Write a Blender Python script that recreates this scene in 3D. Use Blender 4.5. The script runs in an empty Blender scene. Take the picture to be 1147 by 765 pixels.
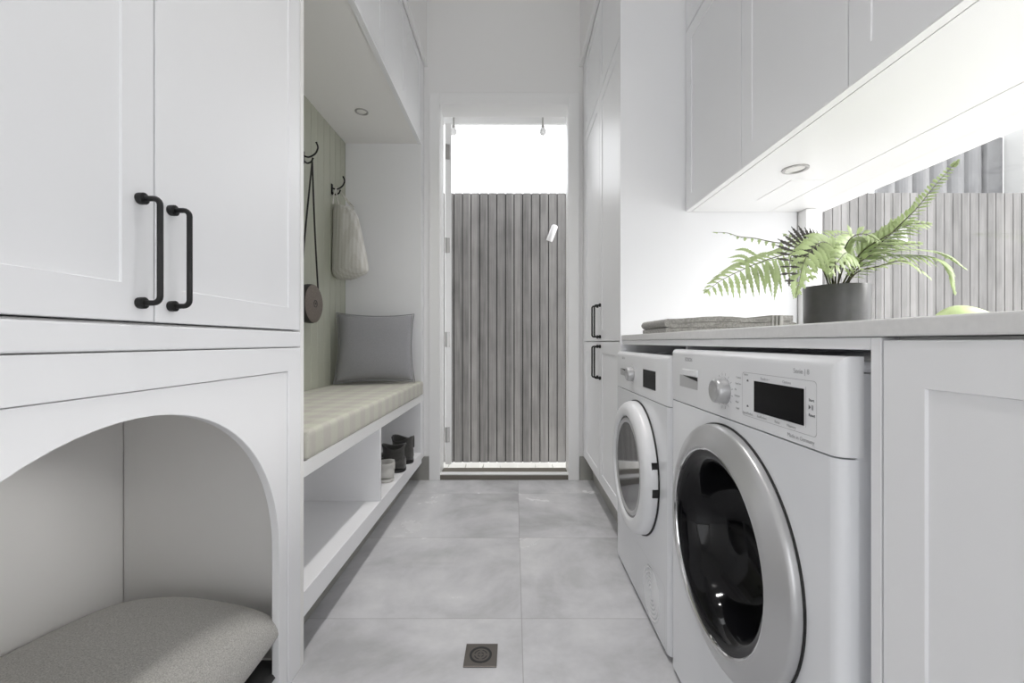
import bpy, bmesh, math, random
from mathutils import Vector, Matrix
random.seed(7)
PI = math.pi
C = bpy.context.scene.collection
sc = bpy.context.scene

# ---------------------------------------------------------------- camera
H = .867; F = 480.0; CX = 576.0; CY = 383.0
cd = bpy.data.cameras.new('camera'); cam = bpy.data.objects.new('camera', cd); C.objects.link(cam)
cam.location = (0, 0, H); cam.rotation_euler = (PI/2, 0, 0)
cd.sensor_width = 36; cd.lens = F/1147*36
cd.shift_x = -2.5/1147; cd.shift_y = .5/1147
cd.clip_start = .01; cd.clip_end = 200
sc.camera = cam

# ---------------------------------------------------------------- light
SKY = 2.75; FILL = 40.0; SUN = 3.7
w = bpy.data.worlds.new('sky'); sc.world = w; w.use_nodes = True
bg = w.node_tree.nodes['Background']
bg.inputs[0].default_value = (.955, .975, 1, 1); bg.inputs[1].default_value = SKY

def area(name, loc, rot, sx, sy, power, col=(1, 1, 1), portal=False):
    l = bpy.data.lights.new(name, 'AREA'); l.shape = 'RECTANGLE'; l.size = sx; l.size_y = sy
    l.energy = power; l.color = col
    if portal: l.cycles.is_portal = True
    o = bpy.data.objects.new(name, l); C.objects.link(o); o.location = loc; o.rotation_euler = rot
    return o
sl = bpy.data.lights.new('hazy_sun', 'SUN'); sl.energy = SUN; sl.angle = math.radians(32); sl.color = (1, .985, .96)
so = bpy.data.objects.new('hazy_sun', sl); C.objects.link(so); so.rotation_euler = Vector((-1, .28, -.52)).to_track_quat('-Z', 'Y').to_euler()
# portals only guide the sampling of the sky through the openings
area('window_portal', (1.30, .2, 1.145), (0, PI/2, 0), .5, 3.1, 1, portal=True)
area('door_portal', (-.06, 2.87, 1.19), (-PI/2, 0, 0), .82, 2.36, 1, portal=True)
area('far_opening_portal', (0, -2.62, 1.1), (PI/2, 0, 0), 1.8, 2.0, 1, portal=True)

sc.cycles.max_bounces = 16; sc.cycles.diffuse_bounces = 10; sc.cycles.transparent_max_bounces = 16
vs = sc.view_settings
vs.view_transform = 'Standard'; vs.look = 'None'; vs.gamma = 1; vs.use_curve_mapping = False
vs.exposure = 0.0

# ---------------------------------------------------------------- materials
def nd(nt, t, **kw):
    n = nt.nodes.new(t)
    for k, v in kw.items(): setattr(n, k, v)
    return n
def mat(name, col, rough=.5, metal=0, spec=.5, noise=0, nscale=8, bump=0, bscale=200, bdist=.001, sheen=0, coat=0):
    m = bpy.data.materials.new(name); m.use_nodes = True
    nt = m.node_tree; b = nt.nodes['Principled BSDF']
    b.inputs['Base Color'].default_value = (*col, 1); b.inputs['Roughness'].default_value = rough
    b.inputs['Metallic'].default_value = metal; b.inputs['Specular IOR Level'].default_value = spec
    b.inputs['Sheen Weight'].default_value = sheen; b.inputs['Coat Weight'].default_value = coat
    tc = nd(nt, 'ShaderNodeTexCoord')
    if noise:
        n = nd(nt, 'ShaderNodeTexNoise'); n.inputs['Scale'].default_value = nscale; n.inputs['Detail'].default_value = 6
        nt.links.new(tc.outputs['Object'], n.inputs['Vector'])
        r = nd(nt, 'ShaderNodeMapRange'); r.inputs[1].default_value = .3; r.inputs[2].default_value = .7
        r.inputs[3].default_value = 1-noise; r.inputs[4].default_value = 1+noise
        nt.links.new(n.outputs[0], r.inputs[0])
        mx = nd(nt, 'ShaderNodeVectorMath', operation='SCALE'); mx.inputs[0].default_value = col
        nt.links.new(r.outputs[0], mx.inputs['Scale']); nt.links.new(mx.outputs[0], b.inputs['Base Color'])
    if bump:
        n = nd(nt, 'ShaderNodeTexNoise'); n.inputs['Scale'].default_value = bscale; n.inputs['Detail'].default_value = 3
        nt.links.new(tc.outputs['Object'], n.inputs['Vector'])
        bp = nd(nt, 'ShaderNodeBump'); bp.inputs['Strength'].default_value = bump; bp.inputs['Distance'].default_value = bdist
        nt.links.new(n.outputs[0], bp.inputs['Height']); nt.links.new(bp.outputs[0], b.inputs['Normal'])
    return m
def math_n(nt, op, a, b=None, c=None):
    n = nd(nt, 'ShaderNodeMath', operation=op)
    for i, v in enumerate((a, b, c)):
        if v is None: continue
        if isinstance(v, (int, float)): n.inputs[i].default_value = v
        else: nt.links.new(v, n.inputs[i])
    return n.outputs[0]
def mix_c(nt, f, a, b):
    n = nd(nt, 'ShaderNodeMix', data_type='RGBA')
    nt.links.new(f, n.inputs[0]) if not isinstance(f, (int, float)) else setattr(n.inputs[0], 'default_value', f)
    for i, v in ((6, a), (7, b)):
        if isinstance(v, tuple): n.inputs[i].default_value = (*v, 1)
        else: nt.links.new(v, n.inputs[i])
    return n.outputs[2]
def weave(name, c1, c2, scale=700, rough=.95, big=None):
    """woven cloth; big=(axis, period, c3, c4) adds a printed check"""
    m = bpy.data.materials.new(name); m.use_nodes = True
    nt = m.node_tree; b = nt.nodes['Principled BSDF']
    b.inputs['Roughness'].default_value = rough; b.inputs['Specular IOR Level'].default_value = .15
    b.inputs['Sheen Weight'].default_value = .15
    tc = nd(nt, 'ShaderNodeTexCoord')
    n = nd(nt, 'ShaderNodeTexNoise'); n.inputs['Scale'].default_value = scale; n.inputs['Detail'].default_value = 2
    nt.links.new(tc.outputs['Object'], n.inputs['Vector'])
    f = math_n(nt, 'MULTIPLY_ADD', n.outputs[0], 2.2, -.6)
    col = mix_c(nt, f, c1, c2)
    if big:
        s = nd(nt, 'ShaderNodeSeparateXYZ'); nt.links.new(tc.outputs['Object'], s.inputs[0])
        per, g1, g2 = big
        def band(ax, ph):
            q = math_n(nt, 'SINE', math_n(nt, 'MULTIPLY_ADD', s.outputs[ax], 2*PI/per, ph))
            return math_n(nt, 'SMOOTH_MIN', math_n(nt, 'MAXIMUM', math_n(nt, 'MULTIPLY_ADD', q, 2.2, .5), 0), 1, .1)
        bx_ = math_n(nt, 'MULTIPLY', math_n(nt, 'ADD', band(0, .4), band(1, 0)), .5)
        tint = mix_c(nt, bx_, g1, g2)
        mm = nd(nt, 'ShaderNodeMix', data_type='RGBA', blend_type='MULTIPLY'); mm.inputs[0].default_value = 1
        nt.links.new(col, mm.inputs[6]); nt.links.new(tint, mm.inputs[7]); col = mm.outputs[2]
    nt.links.new(col, b.inputs['Base Color'])
    bp = nd(nt, 'ShaderNodeBump'); bp.inputs['Strength'].default_value = .5; bp.inputs['Distance'].default_value = .0012
    nt.links.new(n.outputs[0], bp.inputs['Height']); nt.links.new(bp.outputs[0], b.inputs['Normal'])
    return m

M = {}
M['wall'] = mat('wall_paint', (.86, .855, .85), .6, bump=.05, bscale=300, spec=.3)
M['ceil'] = mat('ceiling_paint', (.88, .88, .875), .7)
M['cab'] = mat('satin_cabinet_paint', (.850, .852, .866), .36, noise=.01, nscale=3)
M['cabin'] = mat('cabinet_board', (.86, .85, .835), .5)
M['gloss'] = mat('gloss_trim_paint', (.88, .878, .876), .35)
M['stone'] = mat('engineered_stone', (.74, .735, .73), .22, noise=.03, nscale=120)
M['black'] = mat('black_metal', (.012, .012, .012), .45, metal=.3)
M['appl'] = mat('white_enamel', (.79, .80, .825), .2, coat=.3)
M['applp'] = mat('white_plastic', (.79, .795, .81), .3, coat=.2)
M['silver'] = mat('silver_plastic', (.50, .50, .505), .28, metal=.45, coat=.15)
M['darkglass'] = mat('dark_glass', (.004, .004, .005), .08, spec=.25)
M['greyglass'] = mat('grey_glass', (.13, .13, .135), .05, spec=.9, metal=.35)
M['screen'] = mat('black_display', (.006, .006, .007), .2, spec=.12)
M['print'] = mat('grey_print', (.12, .12, .13), .5)
M['printl'] = mat('light_print', (.42, .42, .43), .5)
M['chrome'] = mat('chrome', (.75, .75, .76), .12, metal=1)
M['nickel'] = mat('brushed_nickel', (.45, .44, .43), .35, metal=.9)
M['rubber'] = mat('black_rubber', (.015, .015, .015), .6)
M['lamp'] = mat('lamp_lens', (.8, .79, .76), .3)
M['pot'] = mat('charcoal_ceramic', (.075, .073, .072), .34, noise=.08, nscale=60)
M['soil'] = mat('soil', (.02, .015, .01), .95, bump=1, bscale=150, bdist=.004)
M['leaf'] = mat('fern_leaf', (.36, .45, .20), .42, noise=.2, nscale=25, spec=.6)
M['leafdark'] = mat('brown_fern_leaf', (.07, .065, .055), .6, noise=.25, nscale=40)
M['stem'] = mat('fern_stem', (.10, .10, .05), .5)
M['towel'] = mat('grey_towelling', (.33, .32, .30), .95, noise=.25, nscale=160, bump=1, bscale=380, bdist=.004, sheen=.3, spec=.1)
M['towelband'] = mat('pale_towel_band', (.46, .45, .43), .9, noise=.1, nscale=300, bump=.5, bscale=500, spec=.1)
M['petcush'] = weave('grey_tweed', (.34, .33, .31), (.60, .59, .56), 420)
M['greycush'] = weave('grey_linen', (.24, .24, .25), (.36, .36, .375), 600)
M['tote'] = weave('cream_striped_cotton', (.62, .61, .58), (.80, .79, .76), 500, big=(.022, (.84, .83, .80), (1, 1, 1)))
M['bench'] = weave('checked_green_cotton', (.47, .455, .43), (.60, .585, .56), 500, big=(.10, (.84, .81, .79), (.95, .99, .875)))
M['bag'] = mat('brown_felt', (.17, .145, .125), .9, noise=.15, nscale=120, bump=.4, bscale=300)
M['darkleather'] = mat('dark_leather', (.02, .018, .016), .6)
M['boot'] = mat('charcoal_suede', (.05, .048, .045), .85, noise=.2, nscale=100, sheen=.3)
M['sneaker'] = mat('pale_canvas', (.62, .61, .58), .8, bump=.3, bscale=600)
M['drain'] = mat('bronzed_steel', (.12, .108, .097), .35, metal=.7)
M['shade'] = mat('cream_weatherboard', (.6, .6, .59), .6)
M['outwhite'] = mat('white_exterior_paint', (.8, .8, .8), .6)
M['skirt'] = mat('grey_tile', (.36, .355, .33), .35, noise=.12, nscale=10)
M['sill'] = mat('dark_sill', (.16, .145, .12), .5)
M['paleleaf'] = mat('pale_leaf', (.55, .66, .33), .4, noise=.25, nscale=30)
M['greyclad'] = mat('grey_cladding', (.20, .20, .205), .6, noise=.15, nscale=6)

def groove_mat():
    return mat('sage_panelling', (.47, .48, .40), .45, noise=.02, nscale=10)
M['sage'] = groove_mat()

def tile_floor():
    m = bpy.data.materials.new('grey_floor_tile'); m.use_nodes = True
    nt = m.node_tree; b = nt.nodes['Principled BSDF']
    tc = nd(nt, 'ShaderNodeTexCoord'); s = nd(nt, 'ShaderNodeSeparateXYZ'); nt.links.new(tc.outputs['Object'], s.inputs[0])
    fy = math_n(nt, 'FRACT', math_n(nt, 'MULTIPLY_ADD', s.outputs[1], 1/.554, -(.788/.554)+20-.0))
    fx = math_n(nt, 'FRACT', math_n(nt, 'MULTIPLY_ADD', s.outputs[0], 1/1.2, -(.022/1.2)+20))
    gy = math_n(nt, 'LESS_THAN', fy, .0042); gx = math_n(nt, 'LESS_THAN', fx, .0020)
    g = math_n(nt, 'MAXIMUM', gx, gy)
    iy = math_n(nt, 'FLOOR', math_n(nt, 'MULTIPLY_ADD', s.outputs[1], 1/.554, -(.788/.554)+20))
    ix = math_n(nt, 'FLOOR', math_n(nt, 'MULTIPLY_ADD', s.outputs[0], 1/1.2, -(.022/1.2)+20))
    off = nd(nt, 'ShaderNodeCombineXYZ'); nt.links.new(math_n(nt, 'MULTIPLY', ix, 3.7), off.inputs[0]); nt.links.new(math_n(nt, 'MULTIPLY', iy, 5.3), off.inputs[1])
    v = nd(nt, 'ShaderNodeVectorMath', operation='ADD'); nt.links.new(tc.outputs['Object'], v.inputs[0]); nt.links.new(off.outputs[0], v.inputs[1])
    n1 = nd(nt, 'ShaderNodeTexNoise'); n1.inputs['Scale'].default_value = 2.6; n1.inputs['Detail'].default_value = 9; n1.inputs['Roughness'].default_value = .62; n1.inputs['Distortion'].default_value = .35
    nt.links.new(v.outputs[0], n1.inputs['Vector'])
    n2 = nd(nt, 'ShaderNodeTexNoise'); n2.inputs['Scale'].default_value = 40; n2.inputs['Detail'].default_value = 4
    nt.links.new(v.outputs[0], n2.inputs['Vector'])
    n3 = nd(nt, 'ShaderNodeTexNoise'); n3.inputs['Scale'].default_value = 4; n3.inputs['Detail'].default_value = 6; n3.inputs['Distortion'].default_value = 1.2
    nt.links.new(v.outputs[0], n3.inputs['Vector'])
    r = nd(nt, 'ShaderNodeValToRGB'); nt.links.new(n1.outputs[0], r.inputs[0])
    e = r.color_ramp.elements; e[0].position = .34; e[0].color = (.43, .43, .437, 1); e[1].position = .66; e[1].color = (.68, .68, .69, 1)
    x = e.new(.5); x.color = (.56, .56, .58, 1)
    # soft pale clouds across each tile
    cl_ = nd(nt, 'ShaderNodeMapRange'); cl_.interpolation_type = 'SMOOTHSTEP'; nt.links.new(n3.outputs[0], cl_.inputs[0]); cl_.inputs[1].default_value = .45; cl_.inputs[2].default_value = .75
    c = mix_c(nt, math_n(nt, 'MULTIPLY', cl_.outputs[0], .35), r.outputs[0], (.70, .70, .71))
    c = mix_c(nt, math_n(nt, 'MULTIPLY', n2.outputs[0], .14), c, (.30, .29, .28))
    c = mix_c(nt, math_n(nt, 'MULTIPLY', g, .6), c, (.25, .24, .23))
    nt.links.new(c, b.inputs['Base Color'])
    rr = nd(nt, 'ShaderNodeMapRange'); nt.links.new(n1.outputs[0], rr.inputs[0]); rr.inputs[3].default_value = .17; rr.inputs[4].default_value = .33
    nt.links.new(rr.outputs[0], b.inputs['Roughness']); b.inputs['Specular IOR Level'].default_value = .5
    bp = nd(nt, 'ShaderNodeBump'); bp.inputs['Strength'].default_value = .12; bp.inputs['Distance'].default_value = .003
    nt.links.new(n2.outputs[0], bp.inputs['Height']); nt.links.new(bp.outputs[0], b.inputs['Normal'])
    return m
M['floor'] = tile_floor()

def board_mat(name, c1, c2, period, x0, rough=.75):
    m = bpy.data.materials.new(name); m.use_nodes = True
    nt = m.node_tree; b = nt.nodes['Principled BSDF']; b.inputs['Roughness'].default_value = rough
    tc = nd(nt, 'ShaderNodeTexCoord'); s = nd(nt, 'ShaderNodeSeparateXYZ'); nt.links.new(tc.outputs['Object'], s.inputs[0])
    i = math_n(nt, 'FLOOR', math_n(nt, 'MULTIPLY_ADD', s.outputs[0], 1/period, -x0/period+100))
    wn = nd(nt, 'ShaderNodeTexWhiteNoise', noise_dimensions='1D'); nt.links.new(i, wn.inputs['W'])
    mp = nd(nt, 'ShaderNodeMapping'); mp.inputs['Scale'].default_value = (60, 60, 3)
    of = nd(nt, 'ShaderNodeCombineXYZ'); nt.links.new(math_n(nt, 'MULTIPLY', wn.outputs[0], 7), of.inputs[2])
    ad = nd(nt, 'ShaderNodeVectorMath', operation='ADD'); nt.links.new(tc.outputs['Object'], ad.inputs[0]); nt.links.new(of.outputs[0], ad.inputs[1])
    nt.links.new(ad.outputs[0], mp.inputs[0])
    n = nd(nt, 'ShaderNodeTexNoise'); n.inputs['Scale'].default_value = 1; n.inputs['Detail'].default_value = 6; nt.links.new(mp.outputs[0], n.inputs['Vector'])
    n2 = nd(nt, 'ShaderNodeTexNoise'); n2.inputs['Scale'].default_value = 4; n2.inputs['Detail'].default_value = 5; nt.links.new(ad.outputs[0], n2.inputs['Vector'])
    f = math_n(nt, 'ADD', math_n(nt, 'MULTIPLY', n.outputs[0], .45), math_n(nt, 'ADD', math_n(nt, 'MULTIPLY', n2.outputs[0], .45), math_n(nt, 'MULTIPLY', wn.outputs[0], .30)))
    f = math_n(nt, 'MULTIPLY_ADD', f, 1.8, -.55)
    nt.links.new(mix_c(nt, f, c1, c2), b.inputs['Base Color'])
    return m
M['slat'] = board_mat('weathered_timber', (.10, .097, .095), (.27, .262, .257), .0741, 0)
M['deck'] = board_mat('pale_deck', (.62, .61, .58), (.8, .79, .76), .145, 0)

def pane_mat():
    m = bpy.data.materials.new('window_glass'); m.use_nodes = True
    nt = m.node_tree; nt.nodes.remove(nt.nodes['Principled BSDF']); out = nt.nodes['Material Output']
    t = nd(nt, 'ShaderNodeBsdfTransparent'); g = nd(nt, 'ShaderNodeBsdfGlossy'); g.inputs['Roughness'].default_value = .0
    lw = nd(nt, 'ShaderNodeLayerWeight'); lw.inputs['Blend'].default_value = .5
    f5 = math_n(nt, 'MULTIPLY_ADD', math_n(nt, 'POWER', lw.outputs['Facing'], 5), .90, .05)
    mx = nd(nt, 'ShaderNodeMixShader'); nt.links.new(f5, mx.inputs[0]); nt.links.new(t.outputs[0], mx.inputs[1]); nt.links.new(g.outputs[0], mx.inputs[2])
    nt.links.new(mx.outputs[0], out.inputs[0])
    return m
M['pane'] = pane_mat()

# ---------------------------------------------------------------- helpers
ORG = {}
def thing(name, label, cat, loc, group=None):
    o = bpy.data.objects.new(name, None); o.empty_display_size = .05; C.objects.link(o); o.location = loc
    o['label'] = label; o['category'] = cat
    if group: o['group'] = group
    ORG[o] = Vector(loc)
    return o
def tag(o, label, cat, group=None, kind=None):
    o['label'] = label; o['category'] = cat
    if group: o['group'] = group
    if kind: o['kind'] = kind
    return o
def obj(name, bm, m, parent=None, org=None, smooth=False, bevel=0, angle=35, label=None, subsurf=0):
    """link a bmesh given in world coordinates as ONE mesh object"""
    base = ORG[parent] if parent else Vector(org or (0, 0, 0))
    bmesh.ops.remove_doubles(bm, verts=bm.verts, dist=1e-6)
    bmesh.ops.recalc_face_normals(bm, faces=bm.faces)
    bmesh.ops.translate(bm, verts=bm.verts, vec=-base)
    me = bpy.data.meshes.new(name); bm.to_mesh(me); bm.free()
    o = bpy.data.objects.new(name, me); C.objects.link(o); ORG[o] = base
    for mm in (m if isinstance(m, (list, tuple)) else [m]): me.materials.append(M[mm] if isinstance(mm, str) else mm)
    if parent: o.parent = parent
    else: o.location = base
    if bevel:
        b = o.modifiers.new('bevel', 'BEVEL'); b.width = bevel; b.segments = 2; b.limit_method = 'ANGLE'; b.angle_limit = math.radians(40)
        b.harden_normals = False
    if subsurf:
        s = o.modifiers.new('sub', 'SUBSURF'); s.levels = subsurf; s.render_levels = subsurf
    if smooth:
        for p in me.polygons: p.use_smooth = True
        if angle < 180: me.set_sharp_from_angle(angle=math.radians(angle))
    if label: o['label'] = label
    return o
def struct(name, bm, m, **k):
    o = obj(name, bm, m, **k); o['kind'] = 'structure'; return o
def NB(): return bmesh.new()
def box(bm, x0, x1, y0, y1, z0, z1):
    vs_ = [bm.verts.new(p) for p in ((x0,y0,z0),(x1,y0,z0),(x1,y1,z0),(x0,y1,z0),(x0,y0,z1),(x1,y0,z1),(x1,y1,z1),(x0,y1,z1))]
    for f in ((0,3,2,1),(4,5,6,7),(0,1,5,4),(1,2,6,5),(2,3,7,6),(3,0,4,7)): bm.faces.new([vs_[i] for i in f])
    return vs_
def boxes(*bs):
    bm = NB()
    for b in bs: box(bm, *b)
    return bm
def frames(pts):
    n = len(pts); out = []
    ref = None
    for i in range(n):
        a = pts[max(i-1, 0)]; b = pts[min(i+1, n-1)]; t = (b-a).normalized()
        if ref is None:
            ref = Vector((0, 0, 1)) if abs(t.z) < .9 else Vector((1, 0, 0))
        u = (ref - t*ref.dot(t))
        if u.length < 1e-6: u = t.orthogonal()
        u.normalize(); v = t.cross(u); ref = u; out.append((t, u, v))
    return out
def tube(bm, pts, r, seg=10, caps=True):
    pts = [Vector(p) for p in pts]; rs = r if isinstance(r, (list, tuple)) else [r]*len(pts)
    rings = []
    for p, (t, u, v), rr in zip(pts, frames(pts), rs):
        rings.append([bm.verts.new(p + (u*math.cos(2*PI*k/seg) + v*math.sin(2*PI*k/seg))*rr) for k in range(seg)])
    for a, b in zip(rings, rings[1:]):
        for k in range(seg): bm.faces.new((a[k], a[(k+1)%seg], b[(k+1)%seg], b[k]))
    if caps: bm.faces.new(rings[0][::-1]); bm.faces.new(rings[-1])
def smoothpath(ctrl, n=8):
    """Catmull-Rom through control points"""
    P_ = [Vector(c) for c in ctrl]; P_ = [P_[0]*2-P_[1]] + P_ + [P_[-1]*2-P_[-2]]
    out = []
    for i in range(1, len(P_)-2):
        for k in range(n):
            t = k/n; a, b, c, d = P_[i-1:i+3]
            out.append(.5*((2*b)+(c-a)*t+(2*a-5*b+4*c-d)*t*t+(3*b-a-3*c+d)*t**3))
    out.append(P_[-2]); return out
def lathe(bm, prof, cen, axis='Z', seg=48, mats=None):
    """prof = [(radius, height along axis)]; closes at r == 0"""
    cen = Vector(cen); rings = []
    for r, h in prof:
        ring = []
        for k in range(1 if r == 0 else seg):
            a = 2*PI*k/seg; c, s = r*math.cos(a), r*math.sin(a)
            p = {'Z': (c, s, h), 'X': (h, c, s), 'Y': (c, h, s)}[axis]
            ring.append(bm.verts.new(cen+Vector(p)))
        rings.append(ring)
    fs = []
    for i, (a, b) in enumerate(zip(rings, rings[1:])):
        for k in range(seg):
            k2 = (k+1) % seg
            if len(a) == 1 and len(b) == 1: continue
            if len(a) == 1: f = bm.faces.new((a[0], b[k2], b[k]))
            elif len(b) == 1: f = bm.faces.new((a[k], a[k2], b[0]))
            else: f = bm.faces.new((a[k], a[k2], b[k2], b[k]))
            if mats: f.material_index = mats[i]
            fs.append(f)
    return fs
def plate(bm, outer, holes, xa, xb):
    """plate in the YZ plane with holes, between x = xa and x = xb"""
    for x in (xa, xb):
        es = []
        for loop in [outer]+holes:
            vv = [bm.verts.new((x, y, z)) for y, z in loop]
            es += [bm.edges.new((vv[i], vv[(i+1) % len(vv)])) for i in range(len(vv))]
        bmesh.ops.triangle_fill(bm, use_beauty=True, use_dissolve=False, edges=es)
    for loop in [outer]+holes:
        n = len(loop)
        for i in range(n):
            (y0, z0), (y1, z1) = loop[i], loop[(i+1) % n]
            bm.faces.new([bm.verts.new(p) for p in ((xa,y0,z0),(xa,y1,z1),(xb,y1,z1),(xb,y0,z0))])
def shaker(bm, xf, s, y0, y1, z0, z1, fr=.055, t=.02, rec=.0032):
    """shaker door, front at x = xf facing direction s (+1/-1)"""
    g = .0015; y0 += g; y1 -= g; z0 += g; z1 -= g
    xb = xf - s*t; xr = xf - s*rec
    def ring(x, a): return [(x, y0+a, z0+a), (x, y1-a, z0+a), (x, y1-a, z1-a), (x, y0+a, z1-a)]
    R = [ring(xb, 0), ring(xf-s*.001, 0), ring(xf, .001), ring(xf, fr), ring(xr, fr+.0012)]
    V = [[bm.verts.new(p) for p in r] for r in R]
    for a, b in zip(V, V[1:]):
        for k in range(4): bm.faces.new((a[k], a[(k+1) % 4], b[(k+1) % 4], b[k]))
    bm.faces.new(V[-1]); bm.faces.new(V[0][::-1])
def door(parent, xf, s, y0, y1, z0, z1, label=None, **k):
    bm = NB(); shaker(bm, xf, s, y0, y1, z0, z1, **k)
    return obj('door', bm, 'cab', parent, label=label)
def handle(parent, xf, s, y, zc, L=.16, proj=.032, r=.0042):
    """D handle: bar with rounded corners, collars where it meets the door"""
    bm = NB(); xo = xf+s*proj; zt, zb = zc+L/2, zc-L/2; c = .010
    pts = [(xf, y, zt), (xo-s*c, y, zt)]
    for k in range(1, 5):
        a = k/5*PI/2; pts.append((xo-s*c+s*c*math.sin(a), y, zt-c+c*math.cos(a)))
    pts += [(xo, y, zt-c), (xo, y, zb+c)]
    for k in range(1, 5):
        a = k/5*PI/2; pts.append((xo-s*c+s*c*math.cos(a), y, zb+c-c*math.sin(a)))
    pts += [(xo-s*c, y, zb), (xf, y, zb)]
    tube(bm, pts, r, 12)
    for z in (zt, zb): tube(bm, [(xf, y, z), (xf+s*.003, y, z), (xf+s*.009, y, z), (xf+s*.010, y, z)], [.0085, .0088, .0088, .006], 16)
    return obj('handle', bm, 'black', parent, smooth=True, label='black D-shaped bar handle')
def pillow(bm, mx, a, b, th, n=26, pinch=.07, sag=0, seed=0, pw=2.6):
    rnd = random.Random(seed); ph = [rnd.uniform(0, 6) for _ in range(6)]
    def pt(i, j, s):
        u = -1+2*i/n; v = -1+2*j/n
        x = a*u*(1-pinch*(1-v*v)*abs(u)); y = b*v*(1-pinch*(1-u*u)*abs(v))
        h = th*(max(0, 1-abs(u)**pw)*max(0, 1-abs(v)**pw))**.45
        h *= (1 if s > 0 else .62)
        h *= 1+.05*math.sin(3*u+ph[0])*math.sin(2.4*v+ph[1])+.03*math.sin(7*u*v+ph[2])
        h += sag*math.exp(-((u-.1)**2+(v-.2)**2)*3)
        return mx @ Vector((x, y, s*h))
    G = {}
    for s in (1, -1):
        for i in range(n+1):
            for j in range(n+1):
                if s == -1 and (i in (0, n) or j in (0, n)): G[s, i, j] = G[1, i, j]
                else: G[s, i, j] = bm.verts.new(pt(i, j, s))
        for i in range(n):
            for j in range(n):
                q = [G[s, i, j], G[s, i+1, j], G[s, i+1, j+1], G[s, i, j+1]]
                bm.faces.new(q if s > 0 else q[::-1])
def piping(bm, mx, a, b, r, pinch=.07, n=24):
    pts = []
    for (u0, v0, u1, v1) in ((-1,-1,1,-1),(1,-1,1,1),(1,1,-1,1),(-1,1,-1,-1)):
        for k in range(n):
            t = k/n; u = u0+(u1-u0)*t; v = v0+(v1-v0)*t
            pts.append(mx @ Vector((a*u*(1-pinch*(1-v*v)*abs(u)), b*v*(1-pinch*(1-u*u)*abs(v)), 0)))
    pts.append(pts[0]); tube(bm, pts, r, 6)
def text(parent, name, body, y, z, x, size, m='print', ax='L', label=None):
    """lettering on a front facing -X, y = where it starts"""
    cu = bpy.data.curves.new(name, 'FONT'); cu.body = body; cu.size = size; cu.extrude = .0001
    cu.align_x = {'L': 'LEFT', 'C': 'CENTER', 'R': 'RIGHT'}[ax]; cu.align_y = 'CENTER'
    tmp = bpy.data.objects.new(name, cu); C.objects.link(tmp)
    bpy.context.view_layer.update()
    me = bpy.data.meshes.new_from_object(tmp.evaluated_get(bpy.context.evaluated_depsgraph_get()))
    bpy.data.objects.remove(tmp); base = ORG[parent]
    me.transform(Matrix(((0, 0, -1, x), (-1, 0, 0, y), (0, 1, 0, z), (0, 0, 0, 1))))
    me.transform(Matrix.Translation(-base))
    me.materials.clear(); me.materials.append(M[m])
    o = bpy.data.objects.new(name, me); C.objects.link(o); o.parent = parent; ORG[o] = base
    if label: o['label'] = label
    return o
def P(px, py, d): return Vector(((px-CX)*d/F, d, H-(py-CY)*d/F))

# ================================================================ ROOM
XL = -1.036; XR = 1.156; YB = 2.70; ZC = 3.05; YF = -2.6
struct('floor', boxes((-1.25, 1.3, YF-.15, YB+.02, -.06, 0)), 'floor')
struct('ceiling', boxes((-1.25, 1.40, YF-.15, YB+.16, ZC, ZC+.12)), 'ceil')
struct('wall_left', boxes((-1.25, XL-.016, YF-.15, YB+.16, 0, ZC)), 'wall')
# right wall: one long slot of glass between worktop and cupboards
struct('wall_right', boxes((XR-.004, 1.26, YF-.15, 1.756, 0, .868), (XR-.004, 1.26, YF-.15, 1.756, 1.398, ZC), (XR-.004, 1.26, 1.756, YB+.16, 0, ZC), (XR-.004, 1.26, YF-.15, -1.4, .868, 1.398)), 'wall')
# end wall with the door opening
DX0, DX1, DZ = -.470, .3435, 2.36
struct('wall_back', boxes((-1.25, DX0-.012, YB, YB+.16, 0, ZC), (DX1+.012, 1.26, YB, YB+.16, 0, ZC), (DX0-.012, DX1+.012, YB, YB+.16, DZ+.012, ZC)), 'wall')
# unseen wall behind the viewer, with an open gap added for daylight
struct('wall_front', boxes((-1.25, -.9, YF-.15, YF, 0, ZC), (.9, 1.26, YF-.15, YF, 0, ZC), (-.9, .9, YF-.15, YF, 2.10, ZC), (-.9, .9, YF-.15, YF, 0, .1)), 'wall')
# tile skirting on the end wall
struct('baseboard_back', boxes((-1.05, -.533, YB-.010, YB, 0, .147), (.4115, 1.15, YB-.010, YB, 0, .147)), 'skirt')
# architrave + jamb lining
bm = boxes((DX0-.063, DX0+.004, YB-.018, YB, 0, DZ+.067), (DX1-.004, DX1+.063, YB-.018, YB, 0, DZ+.067), (DX0+.004, DX1-.004, YB-.018, YB, DZ-.004, DZ+.067))
struct('trim_1', bm, 'gloss', bevel=.003)
bm = boxes((DX0-.012, DX0, YB, YB+.15, 0, DZ+.012), (DX1, DX1+.012, YB, YB+.15, 0, DZ+.012), (DX0, DX1, YB, YB+.15, DZ, DZ+.012))
struct('trim_2', bm, 'gloss', bevel=.001)
# raised sill: dark edge, pale top
bm = boxes((DX0, DX1, YB-.006, YB+.16, -.06, .028)); struct('trim_3', bm, 'sill', bevel=.002)
bm = boxes((DX0, DX1, YB-.001, YB+.05, .028, .034)); struct('trim_4', bm, 'outwhite', bevel=.001)

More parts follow.
